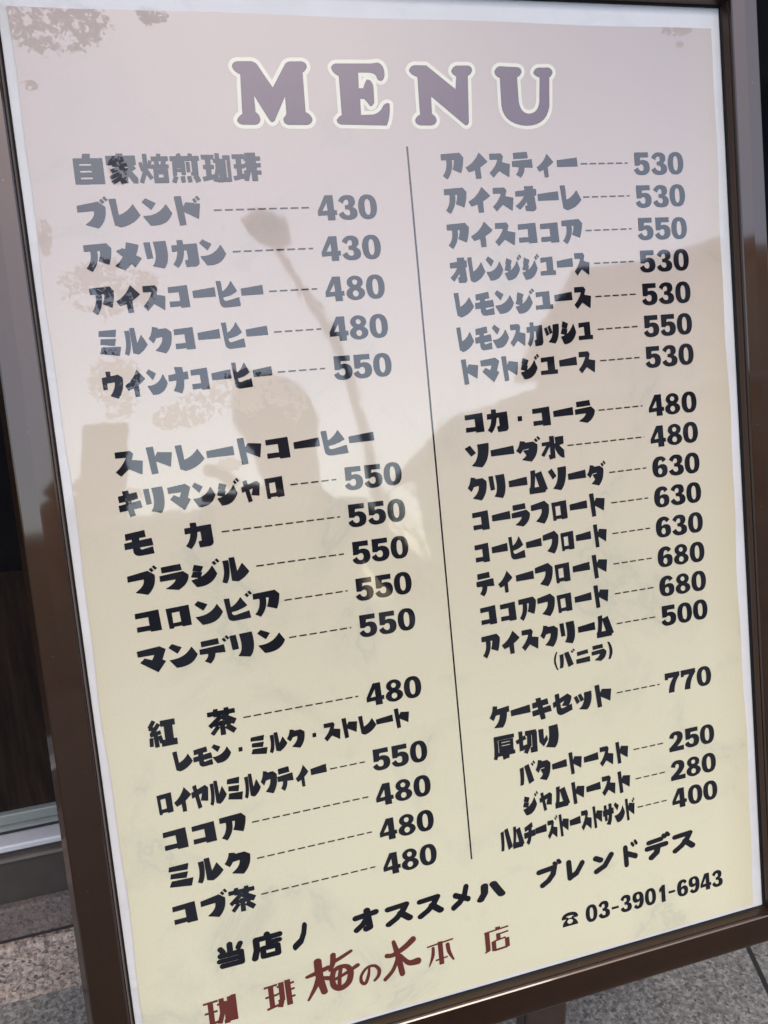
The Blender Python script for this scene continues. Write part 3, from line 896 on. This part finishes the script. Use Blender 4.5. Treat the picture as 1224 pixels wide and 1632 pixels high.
# title
TITLE = [
 "M 157.4 39.1 Q 158.4 35.4 163.2 35.3 L 172.9 35.2 Q 176.5 35.8 178.0 38.8 L 187.7 54.7 L 198.2 38.6 Q 199.9 34.8 204.8 34.8 L 212.6 34.6 Q 217.0 35.2 216.7 39.0 Q 215.2 41.9 212.9 43.2 L 212.1 73.1 Q 216.8 75.2 217.1 79.1 Q 216.0 83.1 211.0 83.1 L 197.6 83.0 Q 192.7 82.3 193.7 77.7 Q 196.6 75.2 196.4 73.1 L 196.7 61.6 L 186.8 79.4 Q 184.3 82.5 182.4 79.4 L 172.3 61.0 L 172.1 73.1 Q 175.2 75.2 175.4 78.9 Q 174.4 82.9 170.0 82.9 L 161.3 82.8 Q 157.0 82.2 156.9 79.3 Q 158.3 76.2 161.5 74.7 L 163.2 45.2 Q 158.0 43.2 157.4 39.1 Z",
 "M 236.4 38.7 Q 238.1 35.6 241.9 35.7 L 269.8 35.3 L 275.7 34.4 Q 281.4 36.0 280.7 44.0 Q 279.8 48.3 277.2 48.8 Q 273.9 48.6 273.7 45.6 Q 272.6 42.6 266.7 42.4 L 258.6 42.5 L 257.9 54.5 L 261.6 54.5 Q 262.9 50.6 265.0 47.8 Q 269.8 47.3 270.3 53.8 L 269.9 65.6 Q 267.7 69.3 265.9 68.4 Q 263.4 64.6 261.3 62.8 L 258.2 62.8 L 257.7 75.3 L 268.3 74.9 Q 274.4 73.2 276.7 68.4 Q 280.4 64.5 282.8 66.7 Q 282.5 77.5 278.6 83.6 L 240.7 82.8 Q 236.7 82.1 236.9 79.1 Q 239.1 76.3 241.5 75.3 L 242.1 45.5 Q 236.6 43.0 236.4 38.7 Z",
 "M 301.8 40.1 Q 303.6 36.2 307.7 35.9 L 317.3 36.0 L 341.4 54.4 L 343.0 44.5 Q 338.8 42.3 339.0 40.1 Q 340.6 36.2 344.3 35.7 L 354.3 35.5 Q 358.4 36.4 357.6 39.9 Q 356.1 42.8 353.5 43.9 L 351.1 81.1 Q 350.1 84.0 347.6 83.5 L 319.3 60.5 L 318.8 74.3 Q 322.7 76.5 322.4 79.9 Q 321.1 83.6 316.7 83.6 L 308.2 83.5 Q 303.4 82.9 303.5 79.3 Q 305.2 75.8 308.2 75.0 L 308.7 45.2 Q 302.9 43.8 301.8 40.1 Z",
 "M 377.8 40.1 Q 379.4 36.1 383.2 35.6 L 399.8 36.1 Q 403.6 37.1 402.8 40.5 Q 401.1 43.5 398.4 44.4 L 398.4 64.2 Q 399.4 73.8 407.2 74.0 Q 415.9 73.3 417.6 64.2 L 419.5 44.2 Q 414.8 43.3 413.8 40.4 Q 415.4 36.6 419.3 36.1 L 428.5 35.9 Q 432.4 37.3 432.1 40.2 Q 430.9 43.2 428.7 44.1 L 426.9 67.6 Q 423.5 83.9 403.8 84.0 Q 383.2 82.8 381.9 67.7 L 382.4 45.2 Q 378.0 43.7 377.8 40.1 Z"]
for s_ in TITLE:
    bm = bmesh.new()
    pts = clean(path_pts(s_))
    polys = []
    for a, b in zip(pts, pts[1:] + pts[:1]):
        polys.append(seg_poly(a[0], a[1], 6.0, b[0], b[1], 6.0))
        polys.append(disc(a[0], a[1], 3.0, n=14))
    for ps, z, mi in ((polys, 0.00015, 0), ([pts], 0.0003, 1)):
        vs, fs = union(ps, [])
        bv = [bm.verts.new((*mm(*v), z)) for v in vs]
        for f in fs:
            fc = bm.faces.new([bv[i] for i in f])
            fc.material_index = mi
            fc.normal_update()
            if fc.normal.z < 0:
                fc.normal_flip()
    obj('title_letter', bm, [M_CREAM, M_TITLE], poster)

# rows: text, x0, x1, y, height, leader start, leader end, price, price x0, price x1
L0, L1, R0, R1 = 213.8, 264.0, 506.3, 557.5
ROWS = [
 ("自家焙煎珈琲", 31.6, 171.6, 115, 20.5, None, None),
 ("ブレンド", 30.6, 122.5, 147.0, 20.5, 131.2, "430"),
 ("アメリカン", 31.6, 136.9, 179.0, 20, 142.4, "430"),
 ("アイスコーヒー", 31.6, 162.9, 211.0, 20, 167.7, "480"),
 ("ミルクコーヒー", 33.0, 162.8, 243.1, 20, 168.2, "480"),
 ("ウインナコーヒー", 32.6, 163.0, 275.0, 20, 167.7, "550"),
 ("ストレートコーヒー", 33.6, 242.5, 335.6, 20, None, None),
 ("キリマンジャロ", 33.0, 163.9, 366.5, 20, 168.1, "550"),
 ("モ　カ", 33.2, 101.2, 397.8, 20, 108.7, "550"),
 ("ブラジル", 32.6, 126.7, 429.3, 20, 133.1, "550"),
 ("コロンビア", 33.5, 148.9, 460.8, 20, 153.0, "550"),
 ("マンデリン", 32.4, 149.7, 492.5, 20, 153.5, "550"),
 ("紅　茶", 32.4, 102.4, 552.7, 21.5, 108.7, "480"),
 ("レモン・ミルク・ストレート", 49.5, 251.0, 578.6, 16.6, None, None),
 ("ロイヤルミルクティー", 32.0, 173.0, 611.2, 20, 176.1, "550"),
 ("ココア", 33.2, 100.8, 642.8, 20.4, 105.8, "480"),
 ("ミルク", 33.6, 100.8, 674.8, 20, 106.6, "480"),
 ("コブ茶", 33.2, 101.1, 706.8, 20.6, 106.5, "480"),
 ("アイスティー", 324.0, 450.0, 116.2, 20.6, 453.5, "530"),
 ("アイスオーレ", 324.0, 451.2, 144.5, 20.4, 453.5, "530"),
 ("アイスココア", 324.0, 450.3, 173.2, 20.2, 453.7, "550"),
 ("オレンジジュース", 323.4, 455.6, 201.8, 20.4, 460.1, "530"),
 ("レモンジュース", 325.0, 454.6, 230.8, 20, 459.1, "530"),
 ("レモンスカッシュ", 324.8, 454.0, 259.6, 20.2, 459.2, "550"),
 ("トマトジュース", 325.2, 454.9, 287.5, 20.2, 459.7, "530"),
 ("コカ・コーラ", 324.8, 450.3, 331.4, 19.6, 454.7, "480"),
 ("ソーダ水", 323.2, 417.0, 359.9, 20, 421.1, "480"),
 ("クリームソーダ", 323.0, 456.5, 388.6, 20.4, 461.4, "630"),
 ("コーラフロート", 324.0, 455.5, 416.6, 20, 461.4, "630"),
 ("コーヒーフロート", 323.8, 455.1, 445.0, 20, 460.5, "630"),
 ("ティーフロート", 323.6, 453.8, 473.3, 20.6, 459.4, "680"),
 ("ココアフロート", 324.4, 453.0, 501.3, 20, 458.8, "680"),
 ("アイスクリーム", 323.8, 454.8, 529.6, 20.2, 458.8, "500"),
 ("（バニラ）", 390.8, 454.1, 553.8, 15.4, None, None),
 ("ケーキセット", 325.2, 449.0, 595.2, 20.4, 454.1, "770"),
 ("厚切り", 326.6, 391.4, 623.7, 21, None, None),
 ("バタートースト", 349.7, 462.7, 653.4, 20, 467.8, "250"),
 ("ジャムトースト", 350.5, 462.7, 682.4, 20.2, 467.9, "280"),
 ("ハムチーズトーストサンド", 326.0, 465.7, 710.8, 20.4, 468.1, "400"),
]
for txt, x0, x1, y, h, lx, price in ROWS:
    left = x0 < 290
    bm = bmesh.new()
    line(bm, txt, x0, x1, y, h, gap=0.05 if len(txt) > 9 else 0.10)
    obj('item_name', bm, M_INK, poster)
    if price:
        bm = bmesh.new()
        leader(bm, lx, 207.0 if left else 500.0, y - 0.2, 0)
        obj('dashed_leader', bm, M_DASH, poster)
        bm = bmesh.new()
        a, b = (L0, L1) if left else (R0, R1)
        line(bm, price, a, b, y + 0.6, 19.6, gap=0.08)
        obj('price', bm, M_INK, poster)

bm = bmesh.new()
qd = [bm.verts.new((*mm(*a), 0.0003)) for a in ((293.9, 100.1), (295.6, 721.3), (297.0, 721.3), (295.3, 100.1))]
f = bm.faces.new(qd)
f.normal_update()
if f.normal.z < 0:
    f.normal_flip()
obj('divider_line', bm, M_INK, poster)

SLOGAN = (('r当', 64, 87.2, 752.3, 21.5), ('r店', 93.1, 118.3, 752.3, 22), ('rノ', 127.6, 142.4, 752, 22), ('rオ', 182, 204.9, 752.6, 19.5),
                          ('rス', 211.5, 235.6, 754.6, 18.5), ('rス', 241.3, 264.9, 755, 18.5), ('rメ', 272.6, 292, 754.2, 21), ('rハ', 299, 324.9, 755.6, 16),
                          ('rブ', 358.8, 381.8, 755.4, 19.5), ('rレ', 388.8, 407.6, 756, 19.5), ('rン', 417.5, 438.3, 756.4, 18.5), ('rド', 448.4, 464.9, 756.2, 19.5),
                          ('rデ', 473.4, 498, 756, 19.5), ('rス', 503.8, 528, 756, 18.8))
for i0, i1 in ((0, 3), (3, 8), (8, 14)):
    bm = bmesh.new()
    for ch, x0, x1, yc, h in SLOGAN[i0:i1]:
        put(bm, ch, x0, yc - h / 2, x1 - x0, h, 0.0003)
    obj('slogan_word', bm, M_INK, poster)

bm = bmesh.new()
put(bm, '☎', 380.2, 796.6, 17.3, 13.4, 0.0003)
obj('phone_symbol', bm, M_INK, poster)
bm = bmesh.new()
line(bm, "03-3901-6943", 405.5, 558.0, 803.4, 17.4, gap=0.08, cells={'-': 0.78, '1': 0.9})
obj('phone_number', bm, M_INK, poster)

NAME = (('m珈', 48.5, 74.2, 799, 23.4), ('m琲', 99.6, 124.8, 799.2, 23.6), ('m梅', 135.4, 182, 794.1, 36.5), ('mの', 182.6, 203, 803.4, 17.8),
                          ('m木', 205, 238.5, 795.6, 34.5), ('m本', 246.4, 271.1, 801.5, 22), ('m店', 301.2, 326, 803, 22.5))
for i0, i1 in ((0, 1), (1, 2), (2, 5), (5, 6), (6, 7)):
    bm = bmesh.new()
    for ch, x0, x1, yc, h in NAME[i0:i1]:
        put(bm, ch, x0, yc - h / 2, x1 - x0, h, 0.0003)
    obj('shop_name_letter', bm, M_MAROON, poster)

# frame rails, mitred; profile (distance outwards from the opening mm, height mm)
OX0, OX1, OY0, OY1 = -6.5, 604.0, -18.6, 845.3
PROFILE = [(0.0, -2.0), (0.0, 1.5), (1.2, 2.2), (2.6, 8.0), (3.4, 8.3), (3.6, 11.2), (4.6, 12.0), (17.0, 12.3), (29.8, 12.0), (31.0, 11.3), (35.6, 3.0), (35.6, -24.0), (6.0, -24.0), (6.0, -2.0)]


def rail(side, name):
    bm = bmesh.new()
    ends = [[], []]
    for u, z in PROFILE:
        z /= 1000
        if side == 'left':
            a, b = (OX0 - u, OY1 + u), (OX0 - u, OY0 - u)
        elif side == 'right':
            a, b = (OX1 + u, OY0 - u), (OX1 + u, OY1 + u)
        elif side == 'top':
            a, b = (OX0 - u, OY0 - u), (OX1 + u, OY0 - u)
        else:
            a, b = (OX1 + u, OY1 + u), (OX0 - u, OY1 + u)
        ends[0].append(bm.verts.new((*mm(*a), z)))
        ends[1].append(bm.verts.new((*mm(*b), z)))
    n = len(PROFILE)
    for k in range(n):
        j = (k + 1) % n
        f = bm.faces.new((ends[0][k], ends[1][k], ends[1][j], ends[0][j]))
        f.material_index = 2 if k in (0, 1, 3) else 1 if k < 5 else 0
    bm.faces.new(ends[0][::-1])
    bm.faces.new(ends[1])
    bmesh.ops.recalc_face_normals(bm, faces=bm.faces)
    return on_board(obj(name, bm, [M_RAIL, M_TRIM, M_GASKET], sign))


rail('left', 'side_rail')
rail('right', 'side_rail')
rail('top', 'top_rail')
rail('bottom', 'bottom_rail')

bm = bmesh.new()
X0, Y0_ = mm(-12, 851)
X1, Y1_ = mm(609.5, -21.5)
box(bm, X0, X1, Y0_, Y1_, -0.0235, -0.004)
on_board(obj('back_board', bm, M_BACK, sign))

for x in (-0.165, 0.062):
    bm = bmesh.new()
    top = BOARD @ Vector((x, -0.034, -0.012))
    box(bm, x - 0.022, x + 0.022, top.y - 0.012, top.y + 0.010, 0.0, top.z, 0.003)
    obj('leg', bm, M_RAIL, sign)
for x in (-0.27, 0.27):
    bm = bmesh.new()
    a = BOARD @ Vector((x, 0.70, -0.03))
    tube(bm, [a, (x, 0.345, 0.02), (x, 0.350, 0.0)], 0.011, 12)
    obj('back_prop', bm, M_RAIL, sign, True)
bm = bmesh.new()
box(bm, -0.30, 0.30, 0.335, 0.36, 0.06, 0.085, 0.003)
obj('cross_bar', bm, M_RAIL, sign)

# ------------------------------------------------------------------ across the street: what the film mirrors
# low house with a long eave and a gutter, and a taller one beyond
M_PLASTER = plain('grey_brown_render', (.30, .26, .22), 0.85, 0, 6, .25)
M_ROOF = plain('dark_roof_tiles', (.10, .09, .085), 0.7, 0, 12, .3)
M_GUTTER = plain('pale_gutter', (.50, .49, .47), 0.5, 0, 20, .15)
M_DARKWIN = plain('dark_window', (.02, .02, .025), 0.1)


def house(x0, x1, y0, depth, eave, ridge, label):
    h = thing('house', label, 'house', ((x0 + x1) / 2, y0, 0))
    hw = (x1 - x0) / 2
    bm = bmesh.new()
    box(bm, -hw, hw, -depth, 0, 0, eave)
    obj('wall', bm, M_PLASTER, h)
    bm = bmesh.new()
    e = 0.45
    prof = [(e, eave - 0.02), (-depth / 2, ridge), (-depth - e, eave - 0.02), (-depth - e, eave + 0.10), (-depth / 2, ridge + 0.14), (e, eave + 0.12)]
    A = [bm.verts.new((-hw - 0.25, y, z)) for y, z in prof]
    B = [bm.verts.new((hw + 0.25, y, z)) for y, z in prof]
    for k in range(6):
        j = (k + 1) % 6
        bm.faces.new((A[k], A[j], B[j], B[k]))
    bm.faces.new(A)
    bm.faces.new(B[::-1])
    bmesh.ops.recalc_face_normals(bm, faces=bm.faces)
    obj('roof', bm, M_ROOF, h)
    bm = bmesh.new()
    tube(bm, [(-hw - 0.25, e + 0.06, eave - 0.02), (hw + 0.25, e + 0.06, eave - 0.02)], 0.06, 10)
    obj('gutter', bm, M_GUTTER, h)
    for k in range(max(1, int(hw * 2 / 2.2))):
        cx = -hw + (k + 0.5) * (2 * hw) / max(1, int(hw * 2 / 2.2))
        bm = bmesh.new()
        box(bm, cx - 0.55, cx + 0.55, 0.003, 0.04, eave * 0.36, eave * 0.36 + 1.1, 0.004)
        w_ = obj('window', bm, M_GUTTER, h)
        bm = bmesh.new()
        box(bm, cx - 0.48, cx + 0.48, 0.0405, 0.046, eave * 0.36 + 0.07, eave * 0.36 + 1.03)
        obj('pane', bm, M_DARKWIN, w_)
    return h


house(4.4, 8.0, -8.2, 5.0, 2.5, 2.85, 'low rendered house with pale gutter across the street, mirrored in the menu')
house(8.2, 13.5, -9.8, 6.0, 4.7, 5.6, 'tall rendered house beyond the low one, mirrored at the right edge')
house(-3.6, 3.6, -15.0, 6.0, 2.35, 2.7, 'long low rendered house far behind the photographer, mirrored below the middle of the menu')
house(-13.0, -4.6, -13.0, 7.0, 3.0, 4.4, 'wide rendered house far left across the street, mirrored beside the frame')

# bare tree
tree = thing('tree', 'small bare twiggy tree across the street, mirrored beside the divider line', 'tree', (4.3, -13.2, 0))
bm = bmesh.new()


def branch(p, d, l, r, lv):
    q = p + d * l
    tube(bm, [p, (p + q) / 2 + Vector((random.uniform(-.04, .04) * l, random.uniform(-.04, .04) * l, 0)), q], [r, r * .8, r * .62], 6 if lv < 2 else 4, False)
    if lv >= 5:
        return
    for k in range(3 if lv < 4 else 2):
        nd = (d + Vector((random.uniform(-.8, .8), random.uniform(-.8, .8), random.uniform(-.25, .6)))).normalized()
        branch(q, nd, l * random.uniform(.6, .82), r * .6, lv + 1)


tk = bmesh.new()
tube(tk, [(0, 0, 0), (0.03, 0.02, 0.5), (0, 0, 1.0)], [0.13, 0.10, 0.085], 10)
M_BARK = plain('brown_bark', (.07, .052, .04), 0.9, 0, 20, .4)
obj('trunk', tk, M_BARK, tree, True)
for k in range(5):
    a = 2 * math.pi * k / 5
    branch(Vector((0, 0, 0.95)), Vector((math.cos(a) * .75, math.sin(a) * .75, .75)).normalized(), 0.62, 0.05, 1)
obj('crown', bm, M_BARK, tree)

# street lamp with a curved arm
M_LAMP = plain('grey_painted_steel', (.16, .15, .14), 0.45, 0, 8, .2)
lamp = thing('street_lamp', 'grey street lamp with flat many sided head on a curved pole, mirrored in the menu', 'street lamp', (2.15, -7.8, 0))
bm = bmesh.new()
pts, rs = [], []
for k in range(15):
    u = k / 14
    pts.append((0.02 - 0.66 * max(0, u - .45) ** 1.5 * 2.4, 0, 4.5 * u))
    rs.append(0.085 - 0.052 * u)
tube(bm, pts, rs, 12)
obj('pole', bm, M_LAMP, lamp, True)
bm = bmesh.new()
hx = pts[-1][0] - 0.02
r1 = bmesh.ops.create_cone(bm, cap_ends=True, segments=8, radius1=0.31, radius2=0.22, depth=0.17)
TIP = Matrix.Rotation(rad(27), 3, 'Y')
for v in r1['verts']:
    v.co = TIP @ v.co + Vector((hx, 0, 4.58))
bmesh.ops.bevel(bm, geom=list(bm.edges), offset=0.01, segments=1, affect='EDGES')
hd = obj('lamp_head', bm, M_LAMP, lamp)
bm = bmesh.new()
r1 = bmesh.ops.create_cone(bm, cap_ends=True, segments=8, radius1=0.24, radius2=0.24, depth=0.02)
for v in r1['verts']:
    v.co = TIP @ (v.co + Vector((0, 0, -.094))) + Vector((hx, 0, 4.58))
obj('lens', bm, plain('frosted_lens', (.55, .55, .53), 0.4), hd)

# ------------------------------------------------------------------ the photographer, crouching behind the camera
def skin(name, verts, edges, radii, mat, parent=None, root=0, sub=2):
    me = bpy.data.meshes.new(name)
    me.from_pydata([Vector(v) for v in verts], edges, [])
    o = bpy.data.objects.new(name, me)
    COL.objects.link(o)
    sk = o.modifiers.new('skin', 'SKIN')
    sk.use_smooth_shade = True
    for i, d in enumerate(me.skin_vertices[0].data):
        r = radii[i]
        d.radius = r if isinstance(r, tuple) else (r, r)
        d.use_root = (i == root)
    ss = o.modifiers.new('sub', 'SUBSURF')
    ss.levels = ss.render_levels = sub
    dg = bpy.context.evaluated_depsgraph_get()
    me2 = bpy.data.meshes.new_from_object(o.evaluated_get(dg))
    o.modifiers.clear()
    o.data = me2
    me2.materials.clear()
    me2.materials.append(mat)
    for pl in me2.polygons:
        pl.use_smooth = True
    if parent:
        o.parent = parent
    return o


M_CLOTH = plain('dark_navy_cloth', (.020, .021, .027), 0.9, 0, 40, .3)
M_TROUS = plain('pale_grey_worn_cloth', (.50, .49, .46), 0.9, 0, 26, .75)
M_SKIN = plain('skin', (.42, .27, .20), 0.55, 0, 30, .08)
M_HAIR = plain('black_hair', (.012, .011, .011), 0.5, 0, 60, .3)
px, py = 0.11, -1.28
# continuous body: torso, neck, head, arms with hands, legs
V = [(px, py - .12, .36), (px, py - .08, .52), (px, py - .02, .72), (px, py, .86), (px, py + .03, .945), (px - .01, py + .06, 1.02), (px - .01, py + .07, 1.10),   # 0-6
     (px + .17, py, .83), (px + .24, py + .20, .62), (px + .02, py + .46, .80), (px - .19, py + .585, .87),      # 7-10 right arm to phone
     (px - .17, py, .83), (px - .33, py + .20, .66), (px - .44, py + .46, .83), (px - .45, py + .585, .89),      # 11-14
     (px + .10, py - .08, .36), (px + .24, py + .22, .50), (px + .20, py + .02, .09), (px + .22, py + .20, .045),     # 15-18
     (px - .10, py - .08, .36), (px - .24, py + .22, .50), (px - .20, py + .02, .09), (px - .22, py + .20, .045)]    # 19-22
E_ = [(0, 1), (1, 2), (2, 3), (3, 4), (4, 5), (5, 6), (3, 7), (7, 8), (8, 9), (9, 10), (3, 11), (11, 12), (12, 13), (13, 14),
      (0, 15), (15, 16), (16, 17), (17, 18), (0, 19), (19, 20), (20, 21), (21, 22)]
Rr = [(.15, .11), (.145, .10), (.15, .105), (.11, .085), .055, .078, .075, .062, .048, .034, .024, .062, .048, .034, .024,
      .095, .068, .045, .04, .095, .068, .045, .04]
person = thing('person', 'person in dark clothes crouching with a phone raised, mirrored in the menu', 'person', (px, py, 0))
inv = Matrix.Translation((-px, -py, 0))
V2 = [inv @ Vector(v) for v in V]
body = skin('body', V2, E_, Rr, M_CLOTH, person)
body.data.materials.append(M_SKIN)
body.data.materials.append(M_TROUS)
for pl in body.data.polygons:
    c = pl.center
    if c.z > .955 or (c.y > .50 and c.z > .70):
        pl.material_index = 1
    elif c.z < .47 and not (c.z > .42 and abs(c.x) < .14):
        pl.material_index = 2
# face and hair
bm = bmesh.new()
bmesh.ops.create_uvsphere(bm, u_segments=20, v_segments=14, radius=0.093)
for v in bm.verts:
    v.co = Vector((v.co.x * .95, v.co.y * 1.08, v.co.z * 1.08)) + Vector((-.01, .052, 1.105))
for v in list(bm.verts):
    if v.co.y > .085 and v.co.z < 1.135:
        bm.verts.remove(v)
obj('hair', bm, M_HAIR, person, True)
for sx in (-1, 1):
    bm = bmesh.new()
    bmesh.ops.create_uvsphere(bm, u_segments=10, v_segments=8, radius=0.011)
    for v in bm.verts:
        v.co += Vector((-.01 + sx * .030, .138, 1.085))
    obj('eye', bm, M_HAIR, person, True)
bm = bmesh.new()
tube(bm, [(-.01, .142, 1.085), (-.01, .158, 1.058), (-.01, .140, 1.045)], [.007, .013, .006], 8)
obj('nose', bm, M_SKIN, person, True)


def fingers(root, dx, dirs):
    for k in range(4):
        bm = bmesh.new()
        b = Vector(root) + Vector((0, 0.004, -0.012 - 0.017 * k))
        l = (.030, .034, .031, .024)[k]
        tube(bm, [b, b + Vector((dx * l * .6, .028, 0)), b + Vector((dx * l * 1.3, .040, .002)), b + Vector((dx * l * 1.9, .038, .004))], [.0095, .009, .008, .006], 8)
        obj('finger', bm, M_SKIN, person, True)
    bm = bmesh.new()
    b = Vector(root) + Vector((0, 0, .014))
    tube(bm, [b, b + Vector((dx * .022, .016, .022)), b + Vector((dx * .045, .020, .026))], [.012, .0105, .008], 8)
    obj('thumb', bm, M_SKIN, person, True)


fingers((V[10][0] - px, V[10][1] - py, V[10][2]), -1, None)
fingers((V[14][0] - px, V[14][1] - py, V[14][2]), 1, None)

phone = thing('phone', 'dark phone held up in both hands, its back towards the menu', 'phone')
phone.matrix_world = cam.matrix_world @ Matrix.Translation((-0.028, -0.058, 0.006))
bm = bmesh.new()
box(bm, -0.0385, 0.0385, -0.072, 0.072, 0.0, 0.0075, 0.003)
obj('case', bm, plain('dark_phone_case', (.02, .02, .023), 0.4), phone)
bm = bmesh.new()
r1 = bmesh.ops.create_cone(bm, cap_ends=True, segments=20, radius1=0.005, radius2=0.005, depth=0.0012)
for v in r1['verts']:
    v.co += Vector((0.028, 0.058, -0.0007))
obj('lens', bm, M_DARKWIN, phone)
